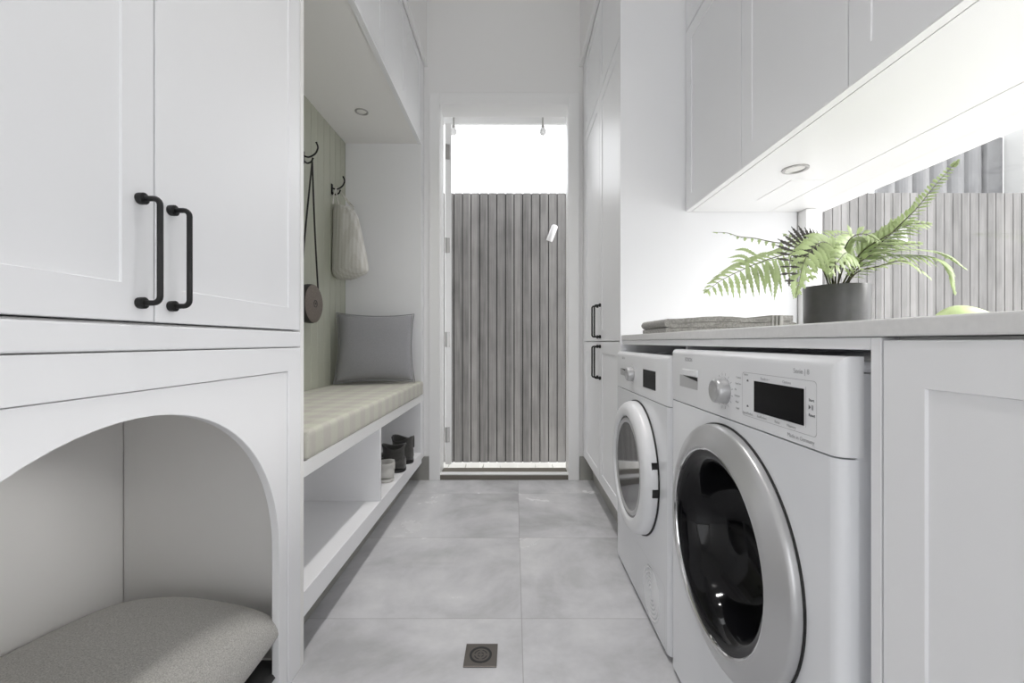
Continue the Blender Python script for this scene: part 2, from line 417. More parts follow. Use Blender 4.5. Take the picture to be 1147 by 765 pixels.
# door leaf standing open outside, its hinge edge towards the room
dl = thing('door_1', '', '', (-.4415, 2.89, 0)); del dl['label']; del dl['category']; dl['kind'] = 'structure'
a = math.radians(9.5)
rot = Matrix.Translation((-.463, 2.875, 0)) @ Matrix.Rotation(a, 4, 'Z')
bm = boxes((0, .042, 0, .80, .045, 2.34)); bmesh.ops.transform(bm, matrix=rot, verts=bm.verts)
obj('door_leaf', bm, 'gloss', dl, bevel=.002)
for z in (2.143, 1.515, .884, .245):
    bm = boxes((.008, .030, -.004, .0, z-.05, z+.05))
    tube(bm, [(.004, -.006, z-.05), (.004, -.006, z+.05)], .0055, 8)
    bmesh.ops.transform(bm, matrix=rot, verts=bm.verts)
    obj('hinge', bm, 'nickel', dl)

# window in the slot: frame with outer and inner lip, one pane
wn = thing('window_1', '', '', (XR, .2, .895)); del wn['label']; del wn['category']; wn['kind'] = 'structure'
obj('window_frame', boxes((XR+.002, XR+.05, 1.700, 1.752, .896, 1.396), (XR+.002, XR+.05, -1.4, -1.35, .896, 1.396)), 'gloss', wn, bevel=.002)
obj('window_gasket', boxes((XR-.001, XR+.01, 1.7485, 1.7553, .896, 1.396)), 'nickel', wn)
obj('pane', boxes((XR+.018, XR+.024, -1.35, 1.70, .888, 1.40)), 'pane', wn)

# sage green tongue and groove lining of the bench bay
bm = NB(); y = 1.157
while y < 2.628:
    y2 = min(y+.0735, 2.63)
    pr = [(XL-.016, y), (XL-.016, y2), (XL-.004, y2), (XL, y2-.004), (XL, y+.004), (XL-.004, y)]
    lo = [bm.verts.new((px_, py_, .10)) for px_, py_ in pr]; hi = [bm.verts.new((px_, py_, 2.10)) for px_, py_ in pr]
    bm.faces.new(lo[::-1]); bm.faces.new(hi)
    for k in range(6): bm.faces.new((lo[k], lo[(k+1) % 6], hi[(k+1) % 6], hi[k]))
    y = y2
struct('trim_5', bm, 'sage')
# bulkheads over the cupboards, with a small bead below
struct('trim_6', boxes((XL-.016, -.551, .16, YB, 2.612, ZC)), 'wall', bevel=.003)
struct('trim_7', boxes((.415, XR, 1.745, YB, 2.612, ZC), (.68, XR, -1.2, 1.745, 2.612, ZC)), 'wall', bevel=.003)
struct('trim_8', boxes((-.568, -.545, .16, YB, 2.598, 2.612)), 'gloss', bevel=.003)
struct('trim_9', boxes((.409, .4326, 1.745, YB, 2.598, 2.612)), 'gloss', bevel=.003)

# ================================================================ LEFT: pet-bed cupboard
XF = -.568
pc = thing('tall_cabinet', 'tall white cupboard with an arched pet-bed niche at its foot, nearest on the left', 'cabinet', (-.8, .66, 0))
Y0, Y1 = .16, 1.157
obj('carcass', boxes((XL-.012, XF-.002, Y0, Y0+.018, 0, 2.6), (XL-.012, XF, Y1-.018, Y1, 0, 2.6), (XL-.012, XL-.003, Y0+.018, Y1-.018, 0, 2.6),
                     (XL-.003, XF-.022, Y0+.018, Y1-.018, .84, .897), (XL-.003, XF-.022, Y0+.018, Y1-.018, 2.58, 2.6), (XL-.003, XF-.02, Y0+.018, Y1-.018, 0, .028)), 'cabin', pc, bevel=.001)
obj('shelf_band', boxes((XF-.022, XF+.001, Y0+.0, Y1-.018, .854, .893)), 'cab', pc, bevel=.003)
# front with arch: outer frame, and a panel set back a little inside it
yc, zc, R = .650, .36, .391
def archloop(n=40, r=R):
    L = [(yc-r, .028)]
    for k in range(n+1):
        t = PI-PI*k/n; L.append((yc+r*math.cos(t), zc+r*math.sin(t)))
    L.append((yc+r, .028)); return L
fy0, fy1, fz1 = yc-R-.0385, 1.0795, .793
bm = NB(); e = .0
plate(bm, [(Y0, .0), (Y0, .852), (Y1-.018, .852), (Y1-.018, .0), (fy1, .0), (fy1, fz1), (fy0, fz1), (fy0, .0)], [], XF, XF-.018)
obj('face_frame', bm, 'cab', pc, bevel=.0015)
bm = NB(); al = archloop()
plate(bm, [(fy0+.0015, .0), (fy0+.0015, fz1-.0015), (fy1-.0015, fz1-.0015), (fy1-.0015, .0), (al[-1][0], .0)] + al[::-1] + [(al[0][0], .0)], [], XF-.003, XF-.021)
obj('arch_panel', bm, 'cab', pc, bevel=.0015)
dm = .677
for a0, a1, hy in ((.222, dm, .6487), (dm, 1.137, .7076)):
    d = door(pc, XF, 1, a0, a1, .897, 2.075); handle(d, XF, 1, hy, 1.005, .158)
    door(pc, XF, 1, a0, a1, 2.08, 2.595)
obj('filler_panel', boxes((XF-.02, XF, Y0, .2205, .897, 2.595)), 'cab', pc)

# big floor cushion in the niche
bm = NB(); mx = Matrix.Translation((-.812, .655, .166)) @ Matrix.Rotation(-.05, 4, 'Z') @ Matrix.Rotation(.05, 4, 'Y')
pillow(bm, mx, .222, .435, .125, 34, pinch=-.06, seed=3, pw=2.6)
o = obj('pet_cushion', bm, 'petcush', None, org=(-.805, .66, .03), smooth=True, angle=180, subsurf=1)
tag(o, 'big plump grey tweed cushion filling the arched niche of the left cupboard', 'cushion')
bm = NB(); pillow(bm, Matrix.Translation((-.80, .66, .050)), .228, .455, .028, 20, pinch=.01, seed=5, pw=6)
o = obj('pet_mattress', bm, 'rubber', None, org=(-.80, .66, .03), smooth=True, angle=180, subsurf=1)
o.data.materials[0] = mat('charcoal_cloth', (.045, .045, .045), .95)
tag(o, 'thin charcoal mat under the plump grey cushion in the arched niche', 'pet mat')

# ================================================================ LEFT: bench
bn = thing('storage_bench', 'long white bench with open shoe bays under its green checked seat', 'bench', (-.8, 1.9, 0))
BY0, BY1 = 1.158, 2.63
obj('seat_board', boxes((XL, XF, BY0, BY1, .500, .543)), 'gloss', bn, bevel=.0015)
obj('bottom_shelf', boxes((XL, XF, BY0, BY1, .124, .191)), 'cab', bn, bevel=.0015)
obj('back_panel', boxes((XL+.001, XL+.012, BY0, BY1, .191, .500)), 'cabin', bn)
obj('divider', boxes((XL+.012, XF-.001, 1.818, 1.834, .191, .500)), 'cab', bn, bevel=.001)
obj('side_panel', boxes((XL+.012, XF-.002, BY1-.016, BY1, .191, .500)), 'cab', bn, bevel=.001)
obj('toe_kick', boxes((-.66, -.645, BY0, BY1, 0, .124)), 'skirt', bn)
# end wall of the bay (floor to overhead) 
obj('end_panel', boxes((XL-.01, XF, BY1+.0005, YB-.0015, .146, 2.60)), 'cab', bn, bevel=.001)
bm = NB()
mx = Matrix.Translation(((XL+XF)/2+.004, (BY0+BY1)/2, .5865))
vsx = box(bm, XL+.006, XF+.012, BY0+.004, BY1-.006, .5445, .628)
bmesh.ops.bevel(bm, geom=list(bm.edges), offset=.018, segments=4, profile=.6, affect='EDGES')
sc_ = obj('seat_cushion', bm, 'bench', None, org=(-.80, 1.9, .544), smooth=True, angle=180)
tag(sc_, 'long seat pad in pale green and beige check along the white bench', 'seat cushion')

# overhead cupboards over the bench
oc = thing('overhead_cabinet', 'white cupboards hung above the green bench nook, downlight underneath', 'cabinet', (-.8, 1.9, 2.085))
obj('carcass', boxes((XL-.01, XF-.022, BY0, BY1, 2.085, 2.60)), 'cabin', oc)
obj('bottom_lip', boxes((XF-.022, XF-.0225+.022, BY0, BY1, 2.077, 2.092)), 'cab', oc)
for a0, a1 in ((1.158, 1.498), (1.498, 1.874), (1.874, 2.25), (2.25, 2.63)):
    door(oc, XF, 1, a0, a1, 2.092, 2.597)

# ================================================================ RIGHT: tall cupboard at the end
tc_ = thing('tall_cabinet', 'tall white cupboard between the door and the dryer with black bar handles', 'cabinet', (.8, 2.2, .15))
XT = .4326; TY0, TY1 = 1.745, 2.692
obj('carcass', boxes((XT+.021, 1.12, TY0+.018, TY1, .153, 2.60)), 'cabin', tc_)
obj('side_panel', boxes((XT, XR-.0045, TY0, TY0+.018, .0, 2.60)), 'cab', tc_, bevel=.001)
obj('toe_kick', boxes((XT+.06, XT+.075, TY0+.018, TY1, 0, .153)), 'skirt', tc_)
obj('filler_panel', boxes((XT, XT+.02, 2.62, TY1, .153, 2.597)), 'cab', tc_)
j = 2.175
for a0, a1, hy in ((TY0+.018, j, j-.032), (j, 2.62, j+.032)):
    d = door(tc_, XT, -1, a0, a1, .153, .868); handle(d, XT, -1, hy, .765, .158)
    d = door(tc_, XT, -1, a0, a1, .870, 2.122); handle(d, XT, -1, hy, .972, .158)
    door(tc_, XT, -1, a0, a1, 2.126, 2.597)

# ================================================================ RIGHT: wall cupboards
XW = .696
wc = thing('wall_cabinet', 'long white wall cupboards above the worktop and window, downlight underneath', 'cabinet', (.95, .6, 1.396))
WY0, WY1 = .054, 1.7445
obj('carcass', boxes((XW+.022, 1.0355, WY0, WY1, 1.402, 2.60)), 'cabin', wc)
obj('underside_panel', boxes((XW+.0245, 1.034, WY0, WY1-.001, 1.396, 1.402)), 'gloss', wc)
obj('edge_rail', boxes((XW+.001, XW+.022, WY0, WY1-.001, 1.3965, 1.401)), 'gloss', wc)
obj('reveal_lining', boxes((1.0375, XR-.005, WY0, WY1, 1.396, 2.60)), 'gloss', wc)
obj('access_panel', boxes((.905, 1.02, 1.40, 1.60, 1.3945, 1.3962)), 'gloss', wc, bevel=.0006)
for a0, a1 in ((1.314, WY1-.002), (.894, 1.314), (.474, .894), (.054, .474)):
    door(wc, XW, -1, a0, a1, 1.3975, 2.121); door(wc, XW, -1, a0, a1, 2.125, 2.597)

# ================================================================ RIGHT: base run
XB = .44
bc = thing('base_cabinet', 'white base cupboard at the right edge, nearest beside the washing machine', 'cabinet', (.8, .2, 0))
obj('side_panel', boxes((XB, 1.15, .514, .529, 0, .8725)), 'cab', bc, bevel=.001)
obj('carcass', boxes((XB+.022, 1.15, -.42, .514, .1, .8725)), 'cabin', bc)
obj('rail', boxes((XB, XB+.018, .5295, 1.744, .857, .8725)), 'cab', bc, bevel=.001)
obj('toe_kick', boxes((XB+.05, XB+.06, -.42, .514, 0, .1)), 'cab', bc)
door(bc, XB, -1, .060, .513, .1, .8705, fr=.052); door(bc, XB, -1, -.40, .058, .1, .8705, fr=.052)
dv = obj('divider_panel', boxes((XB+.022, 1.14, 1.1435, 1.1515, .0, .8565)), 'cab', bc)
XWT = .4365
wt = obj('worktop', boxes((XWT, XR-.0045, -.5, 1.7445, .8735, .8945)), 'stone', None, org=(.8, .6, .8735), bevel=.0025)
tag(wt, 'pale stone worktop running over the washing machine and dryer', 'worktop')

# ================================================================ washer and dryer
XM = .417
def machine(name, label, y0, y1, ztop, zseam, yc, zc, R, kind):
    t = thing(name, label, kind, ((XM+1.0)/2, (y0+y1)/2, 0))
    r = .016
    # body behind the front panels
    bm = boxes((XM+.024, .99, y0+.002, y0+.006, .014, ztop-.022), (XM+.024, .99, y1-.006, y1-.002, .014, ztop-.022), (.984, .99, y0+.006, y1-.006, .014, ztop-.022), (XM+.024, .984, y0+.006, y1-.006, .014, .018))
    obj('body', bm, 'appl', t, bevel=.0012)
    bm = NB(); box(bm, XM+.03, .995, y0+.001, y1-.001, ztop-.0215, ztop-.006)
    obj('lid', bm, 'appl', t, bevel=.005)
    # front sheet with rounded upright edges and a round hole for the door
    bm = NB(); z0, z1 = .016, zseam-.0012; ya, yb = y0+r, y1-r
    hole = [(yc+(R-.02)*math.cos(2*PI*k/64), zc+(R-.02)*math.sin(2*PI*k/64)) for k in range(64)]
    plate(bm, [(ya, z0), (ya, z1), (yb, z1), (yb, z0)], [hole], XM, XM+.020)
    for yy, sgn in ((ya, -1), (yb, 1)):
        prf = [(XM+r-r*math.cos(k/6*PI/2), yy+sgn*r*math.sin(k/6*PI/2)) for k in range(7)]+[(XM+.026, yy+sgn*r)]
        prev = None
        for px_, py_ in prf:
            cur = (bm.verts.new((px_, py_, z0)), bm.verts.new((px_, py_, z1)))
            if prev: bm.faces.new((prev[0], cur[0], cur[1], prev[1]))
            prev = cur
        for zz in (z0, z1):
            bm.faces.new([bm.verts.new((a_, b_, zz)) for a_, b_ in prf]+[bm.verts.new((XM+.02, yy, zz))])
    front = obj('front_panel', bm, 'appl', t, smooth=True, angle=30)
    # control fascia
    bm = NB(); v = box(bm, XM, XM+.032, y0, y1, zseam+.0012, ztop)
    es = [e for e in bm.edges if all(abs(q.co.x-XM) < 1e-5 for q in e.verts) and not all(abs(q.co.z-(zseam+.0012)) < 1e-5 for q in e.verts)]
    bmesh.ops.bevel(bm, geom=es, offset=r, segments=6, profile=.5, affect='EDGES')
    fas = obj('control_panel', bm, 'applp', t, smooth=True, angle=30)
    for yy in (y0+.05, y1-.05):
        for xx in (XM+.06, .93):
            bm = NB(); lathe(bm, [(0, 0), (.02, 0), (.02, .006), (.012, .008), (.012, .0175), (0, .0175)], (xx, yy, 0), 'Z', 16)
            obj('foot', bm, 'rubber', t, smooth=True)
    return t, fas, front
W, fasW, frW = machine('washing_machine', 'white front-loading washing machine with a black porthole and black display, nearest the camera', .55, 1.1405, .848, .7165, .8475, .467, .235, 'washing machine')
D, fasD, frD = machine('tumble_dryer', 'white tumble dryer beyond the washing machine with a grey glass door', 1.1545, 1.7425, .829, .690, 1.445, .452, .216, 'dryer')

# --- washer door
yc_, zc_ = .8475, .467
bm = NB()
lathe(bm, [(.2365, .003), (.2365, -.003), (.232, -.003), (.232, .003)], (XM, yc_, zc_), 'X', 96)
obj('door_seal', bm, 'rubber', W, smooth=True)
bm = NB()
lathe(bm, [(.2335, .008), (.234, -.010), (.2325, -.0155), (.229, -.0185), (.222, -.0215), (.205, -.029), (.194, -.033), (.189, -.0335), (.1865, -.031), (.183, -.022), (.181, .003)], (XM, yc_, zc_), 'X', 96)
dr = obj('door', bm, 'silver', W, smooth=True, angle=50, label='silver-grey ring door')
bm = NB()
lathe(bm, [(.1865, -.0305), (.1845, -.0315), (.182, -.0295), (.181, -.024)], (XM, yc_, zc_), 'X', 96)
obj('chrome_trim', bm, 'chrome', dr, smooth=True)
bm = NB()
lathe(bm, [(.1815, -.026), (.172, -.025), (.160, -.018), (.152, -.004), (.146, .012), (.140, .03), (.128, .055), (.108, .078), (.08, .092), (.045, .099), (0, .101)], (XM, yc_, zc_), 'X', 96)
obj('porthole_glass', bm, 'darkglass', dr, smooth=True, angle=60, label='black glass bowl')
# --- washer controls
xf = XM-.0004
def rline(bm, y0, y1, z0, z1, r=.006, w=.0007, x=xf):
    pts = []
    for cy_, cz_, a0 in ((y1-r, z1-r, 0), (y0+r, z1-r, PI/2), (y0+r, z0+r, PI), (y1-r, z0+r, 3*PI/2)):
        for k in range(5):
            a_ = a0+k/4*PI/2; pts.append((cy_+r*math.cos(a_), cz_+r*math.sin(a_)))
    n = len(pts); my, mz = (y0+y1)/2, (z0+z1)/2
    def ins(p): return (p[0]-math.copysign(w, p[0]-my), p[1]-math.copysign(w, p[1]-mz))
    for i in range(n):
        a_, b_ = pts[i], pts[(i+1) % n]; c_, d_ = ins(b_), ins(a_)
        bm.faces.new([bm.verts.new((x, *q)) for q in (a_, b_, c_, d_)])
bm = NB(); rline(bm, .590, .783, .7345, .8125); rline(bm, .612, .613, .745, .803, .0003, .0004)
for yy in (.745,): box(bm, xf, xf+.0003, .7448, .7452, .745, .800)
obj('panel_outline', bm, 'printl', fasW)
bm = NB(); vv = box(bm, XM-.0012, XM+.001, .6165, .7435, .7462, .7995); obj('display', bm, 'screen', fasW, bevel=.0006, label='black display')
ky, kz = .852, .770
bm = NB(); lathe(bm, [(.0265, -.0005), (.0268, .002), (0, .002)], (XM, ky, kz), 'X', 40); obj('knob_gap', bm, 'rubber', fasW)
bm = NB()
lathe(bm, [(.0245, 0), (.0242, -.015), (.0225, -.0205), (.0195, -.022), (.0165, -.0205), (.006, -.0195), (0, -.0195)], (XM, ky, kz), 'X', 48)
obj('program_knob', bm, 'silver', fasW, smooth=True, angle=50, label='silver programme knob')
bm = NB()
for k in range(16):   # programme ticks round the knob
    a_ = 2*PI*k/16+.2; c_, s_ = math.cos(a_), math.sin(a_)
    q = [(ky+c_*.0305-s_*.0004, kz+s_*.0305+c_*.0004), (ky+c_*.036-s_*.0004, kz+s_*.036+c_*.0004), (ky+c_*.036+s_*.0004, kz+s_*.036-c_*.0004), (ky+c_*.0305+s_*.0004, kz+s_*.0305-c_*.0004)]
    bm.faces.new([bm.verts.new((xf, *p)) for p in q])
obj('dial_marks', bm, 'print', fasW)
# detergent drawer grip: a flat face with the hollow's shade painted on
def grip(par, y0, y1, z0, z1, d):
    bm = NB()
    f0 = [(XM-.0006, y0, z0), (XM-.0006, y1, z0), (XM-.0006, y1, z1), (XM-.0006, y0, z1)]
    V = [bm.verts.new(p) for p in f0]; a_ = [bm.verts.new(p) for p in ((XM-.0003, y0+.002, z0+.004), (XM-.0003, y1-.002, z0+.004), (XM-.0003, y1-.002, z1-.002), (XM-.0003, y0+.002, z1-.002))]
    for k in range(4): bm.faces.new((V[k], V[(k+1) % 4], a_[(k+1) % 4], a_[k]))
    bm.faces.new(a_)
    return obj('drawer_grip', bm, 'printl', par, label='shadowed finger grip of the drawer')
bm = NB()
bm.faces.new([bm.verts.new(p) for p in ((xf, .974, .757), (xf, 1.078, .757), (xf, 1.078, .7855), (xf, .974, .7855))])
gr = obj('drawer_grip', bm, 'silver', fasW, label='grey finger grip of the drawer')
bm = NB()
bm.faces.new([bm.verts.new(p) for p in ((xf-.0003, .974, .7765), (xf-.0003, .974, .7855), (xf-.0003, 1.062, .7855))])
obj('grip_shade', bm, 'rubber', gr)  # black wedge painted as the shade inside the grip
obj('drawer_lip', boxes((XM-.004, XM+.001, .972, 1.056, .7865, .8015)), 'applp', fasW, bevel=.0018)
text(fasW, 'brand_lettering', 'BOSCH', 1.045, .8245, xf, .0125, 'printl')
text(fasW, 'series_lettering', 'Serie | 8', .640, .824, xf, .0105, 'printl')
text(fasW, 'origin_lettering', 'Made in Germany', .654, .7262, xf, .0082, 'printl')
text(fasW, 'button_lettering', 'Select', .778, .8085, xf, .0062, 'printl')
text(fasW, 'button_lettering', 'Ready in \u25b4', .725, .8050, xf, .0062, 'printl')
text(fasW, 'button_lettering', 'Options', .666, .8050, xf, .0062, 'printl')
text(fasW, 'button_lettering', 'SpeedPerfect', .781, .7398, xf, .0062, 'printl')
text(fasW, 'button_lettering', 'EcoPerfect', .735, .7398, xf, .0062, 'printl')
text(fasW, 'button_lettering', 'Rinse', .686, .7398, xf, .0062, 'printl')
text(fasW, 'button_lettering', 'Memory', .655, .7398, xf, .0062, 'printl')
text(fasW, 'button_lettering', 'Start', .6065, .7850, xf, .0058, 'print')
text(fasW, 'button_lettering', 'Reset', .6065, .7640, xf, .0058, 'print')
bm = NB()
bm.faces.new([bm.verts.new(p) for p in ((xf, .6065, .7715), (xf, .6065, .7785), (xf, .6020, .775))])
for yy in (.600, .598): bm.faces.new([bm.verts.new(p) for p in ((xf, yy, .7715), (xf, yy, .7785), (xf, yy-.0009, .7785), (xf, yy-.0009, .7715))])
obj('start_symbol', bm, 'print', fasW)
for yy, zz in ((.765, .7975), (.765, .7520)):
    bm = NB(); bm.faces.new([bm.verts.new(p) for p in ((xf, yy+.003, zz-.001), (xf, yy-.003, zz-.001), (xf, yy-.0028, zz+.0015), (xf, yy, zz+.003), (xf, yy+.0028, zz+.0015))])
    obj('garment_symbol', bm, 'print', fasW)
for i, s in enumerate(('Cottons', 'Easy-Care', 'Mix', 'Delicates', 'Wool', 'Rapid')):
    text(fasW, 'programme_lettering', s, .812-.003*abs(i-2.5), .8010-.0115*i, xf, .0050, 'printl')

# --- dryer door
yc_, zc_ = 1.445, .452
bm = NB(); lathe(bm, [(.2185, .003), (.2185, -.004), (.213, -.004), (.213, .003)], (XM, yc_, zc_), 'X', 96)
obj('door_seal', bm, 'rubber', D, smooth=True)
bm = NB()
lathe(bm, [(.2145, .006), (.2145, -.018), (.210, -.030), (.203, -.038), (.190, -.042), (.175, -.0425), (.168, -.041), (.165, -.036), (.164, -.030)], (XM, yc_, zc_), 'X', 96)
dd = obj('door', bm, 'applp', D, smooth=True, angle=50)
bm = NB(); lathe(bm, [(.1645, -.035), (.160, -.034), (0, -.034)], (XM, yc_, zc_), 'X', 96)
obj('door_glass', bm, 'greyglass', dd, smooth=True, angle=20, label='reflecting grey glass')
bm = NB(); lathe(bm, [(.158, -.0342), (.153, -.0385), (.148, -.0385), (.143, -.0342)], (XM, yc_+.0, zc_), 'X', 96)
obj('glass_rim', bm, 'silver', dd, smooth=True)
for zz in (.505, .430):
    yy = yc_-math.sqrt(.2145**2-(zz-zc_)**2)
    obj('door_notch', boxes((XM-.020, XM-.004, yy-.0015, yy+.006, zz-.012, zz+.012)), 'rubber', dd)
bm = NB(); box(bm, XM-.0012, XM+.001, 1.264, 1.385, .7225, .7795); obj('display', bm, 'screen', fasD, bevel=.0006, label='dark display')
obj('program_knob', (lambda b: (lathe(b, [(.0245, 0), (.0242, -.015), (.0225, -.0205), (.0195, -.022), (.0165, -.0205), (0, -.0195)], (XM, 1.515, .7535), 'X', 48), b)[1])(NB()), 'silver', fasD, smooth=True, angle=50, label='silver programme knob')
bm = NB(); lathe(bm, [(.0265, -.0005), (.0268, .002), (0, .002)], (XM, 1.515, .7535), 'X', 40); obj('knob_gap', bm, 'rubber', fasD)
bm = NB()
for k in range(16):
    a_ = 2*PI*k/16+.2; c_, s_ = math.cos(a_), math.sin(a_)
    q = [(1.515+c_*.0305-s_*.0004, .7535+s_*.0305+c_*.0004), (1.515+c_*.036-s_*.0004, .7535+s_*.036+c_*.0004), (1.515+c_*.036+s_*.0004, .7535+s_*.036-c_*.0004), (1.515+c_*.0305+s_*.0004, .7535+s_*.0305-c_*.0004)]
    bm.faces.new([bm.verts.new((xf, *p)) for p in q])
obj('dial_marks', bm, 'print', fasD)
bm = NB(); bm.faces.new([bm.verts.new(p) for p in ((xf, 1.590, .740), (xf, 1.680, .740), (xf, 1.680, .765), (xf, 1.590, .765))])
gr = obj('drawer_grip', bm, 'silver', fasD, label='grey finger grip of the drawer')
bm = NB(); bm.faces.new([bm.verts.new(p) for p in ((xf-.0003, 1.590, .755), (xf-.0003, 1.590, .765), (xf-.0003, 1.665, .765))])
obj('grip_shade', bm, 'rubber', gr)  # same painted wedge of shade on the dryer's grip
text(fasD, 'brand_lettering', 'BOSCH', 1.655, .8055, xf, .0125, 'printl')
# dryer lower flap with ringed vent
bm = NB(); rline(bm, 1.185, 1.46, .026, .19, .012, .0014); obj('flap_outline', bm, 'printl', frD)
bm = NB()
for k in range(6):
    rr = .012+.0115*k; lathe(bm, [(rr, .0), (rr+.002, -.0022), (rr+.006, -.0022), (rr+.008, .0)], (XM, 1.305, .103), 'X', 48)
obj('vent_grille', bm, 'applp', frD, smooth=True)

# ================================================================ floor drain
fd = thing('floor_drain', 'small square bronze floor drain with a round grate in the tiles', 'drain', (-.09, 1.185, 0))
bm = boxes((-.1365, -.047, 1.1405, 1.2275, 0.0, .003)); obj('plate', bm, 'drain', fd, bevel=.0008)
g = NB(); lathe(g, [(.031, .0031), (.031, .0036), (.0245, .0036), (.0245, .0031)], (-.0925, 1.184, 0), 'Z', 40)
obj('grate_ring', g, 'rubber', fd)
g = NB()
for rr in (.0185, .009):
    for q in range(4):
        a0 = q*PI/2+.25
        ps = [(rr*math.cos(a0+k/6*1.1), rr*math.sin(a0+k/6*1.1)) for k in range(7)]; pe = [((rr-.003)*math.cos(a0+k/6*1.1), (rr-.003)*math.sin(a0+k/6*1.1)) for k in range(7)]
        for k in range(6): g.faces.new([g.verts.new((-.0925+p[0], 1.184+p[1], .0034)) for p in (ps[k], ps[k+1], pe[k+1], pe[k])])
obj('grate', g, 'rubber', fd)

# ================================================================ downlights
def downlight(label, x, y, z, r, pw):
    t = thing('downlight', label, 'downlight', (x, y, z))
    bm = NB(); lathe(bm, [(r*.66, .004), (r*.72, -.001), (r*.80, -.004), (r, -.0035), (r, .0)], (x, y, z), 'Z', 40)
    obj('trim_ring', bm, 'nickel', t, smooth=True)
    bm = NB(); lathe(bm, [(r*.68, -.0005), (0, -.0005)], (x, y, z), 'Z', 40); obj('lens', bm, 'lamp', t)
downlight('small round downlight in the ceiling of the green bench nook', -.807, 2.266, 2.085, .034, 0)
downlight('small round downlight under the wall cupboards above the fern', .859, 1.309, 1.396, .036, 0)

for lb, y_ in (('added fill downlight in the ceiling over the aisle, nearest the door', 2.15), ('added fill downlight in the ceiling over the aisle, level with the dryer', 1.45),
               ('added fill downlight in the ceiling over the aisle, level with the washing machine', .75), ('added fill downlight in the ceiling over the aisle, behind the viewer', -.3)):
    downlight(lb, -.07, y_, ZC, .05, 0)  # unseen ceiling lamps, added to brighten the floor and lower parts
    l = bpy.data.lights.new('added_fill_light', 'SPOT'); l.energy = FILL*(1.6 if y_ > 2 else 1.15 if y_ > 1 else 1 if y_ > 0 else .45); l.spot_size = math.radians(66); l.spot_blend = 1.0; l.shadow_soft_size = .045; l.color = (1, .975, .955)
    lo_ = bpy.data.objects.new('added_fill_light', l); C.objects.link(lo_); lo_.location = (-.07, y_, ZC-.012)
# ================================================================ hooks, bags
def hook(label, y, z):
    t = thing('coat_hook', label, 'hook', (XL, y, z), group=None)
    bm = NB(); box(bm, XL, XL+.006, y-.009, y+.009, z-.042, z+.018)
    obj('wall_plate', bm, 'black', t, bevel=.002)
    bm = NB(); tube(bm, smoothpath([(XL+.004, y, z-.006), (XL+.030, y, z-.012), (XL+.060, y, z+.004), (XL+.074, y, z+.034), (XL+.066, y, z+.060)], 6), [.0042]*24+[.0055], 8)
    obj('long_prong', bm, 'black', t, smooth=True)
    bm = NB(); tube(bm, smoothpath([(XL+.004, y, z-.030), (XL+.022, y, z-.042), (XL+.042, y, z-.034), (XL+.050, y, z-.016)], 6), [.0042]*18+[.0055], 8)
    obj('short_prong', bm, 'black', t, smooth=True)
    return t
hook('black coat hook holding the round brown bag, on green panelling', 2.10, 1.785)
hook('black coat hook holding the cream tote, on green panelling', 2.43, 1.745)
# round bag
rb = thing('round_bag', 'round brown bag on a long dark strap hanging on the green panelling', 'bag', (-1.0, 2.085, .96))
bm = NB(); lathe(bm, [(0, -1.020), (.085, -1.020), (.093, -1.012), (.095, -1.0), (.095, -.985), (.092, -.974), (.084, -.969), (0, -.967)], (0, 2.085, 1.053), 'X', 48, mats=[1, 1, 1, 1, 1, 0, 0])
obj('body', bm, ['bag', 'darkleather'], rb, smooth=True, angle=40)
bm = NB(); lathe(bm, [(.018, -.967), (.018, -.9655), (.015, -.9655), (.015, -.967)], (0, 2.085, 1.053), 'X', 24); lathe(bm, [(.004, -.967), (.004, -.9645), (0, -.9645)], (0, 2.085, 1.053), 'X', 12)
obj('emblem', bm, 'darkleather', rb)
bm = NB()
for (yb_, xb_) in ((2.00, -1.0), (2.155, -.985)):
    tube(bm, smoothpath([(xb_, yb_, 1.10), ((xb_-.995)/2+.0, (yb_+2.10)/2, 1.42), (-.990, 2.10, 1.752)], 6), .0045, 6)
tube(bm, smoothpath([(-.990, 2.10, 1.750), (-.992, 2.10, 1.758), (-.990, 2.10, 1.750)], 3), .0045, 6)
obj('strap', bm, 'darkleather', rb, smooth=True, label='dark leather strap')
# cream tote: soft hanging sack with folds
tb = thing('tote_bag', 'soft cream striped drawstring bag hanging from the hook nearest the door', 'bag', (-.95, 2.44, 1.22))
bm = NB(); nr, ns = 30, 72; rings = []
for i in range(nr+1):
    t = i/nr; z = 1.222+(1.640-1.222)*t
    hw = .150*(1-.42*t**1.4)*(1-.5*max(0, (t-.85)/.15)**2)*(.55+.45*min(1, t/.05)**.5)      # half width along the wall-diagonal
    th = (.066-.030*t)*(.30+.70*min(1, t/.12)**.6)
    cx_ = -.948-.022*t; cy_ = 2.44; ang = math.radians(-28)
    ring = []
    for k in range(ns):
        a_ = 2*PI*k/ns; c_, s_ = math.cos(a_), math.sin(a_)
        fold = 1+(.10*math.sin(5*a_+1.1+1.5*t)+.06*math.sin(9*a_+3-2*t))*(.25+.75*t)
        u = hw*math.copysign(abs(c_)**.75, c_); v = th*math.copysign(abs(s_)**.8, s_)*fold
        sx = u*math.cos(ang)-v*math.sin(ang); sy = u*math.sin(ang)+v*math.cos(ang)
        dz = -.028*(u/.118)*(t**2)-.012*(1-t)*abs(u)/.118*-1
        X_ = cx_+sx
        X_ = max(X_, XL+.006)
        ring.append(bm.verts.new((X_, cy_+sy, z+dz)))
    rings.append(ring)
for a_, b_ in zip(rings, rings[1:]):
    for k in range(ns): bm.faces.new((a_[k], a_[(k+1) % ns], b_[(k+1) % ns], b_[k]))
bm.faces.new(rings[0][::-1]); bm.faces.new(rings[-1])
obj('body', bm, 'tote', tb, smooth=True, angle=180)
bm = NB()
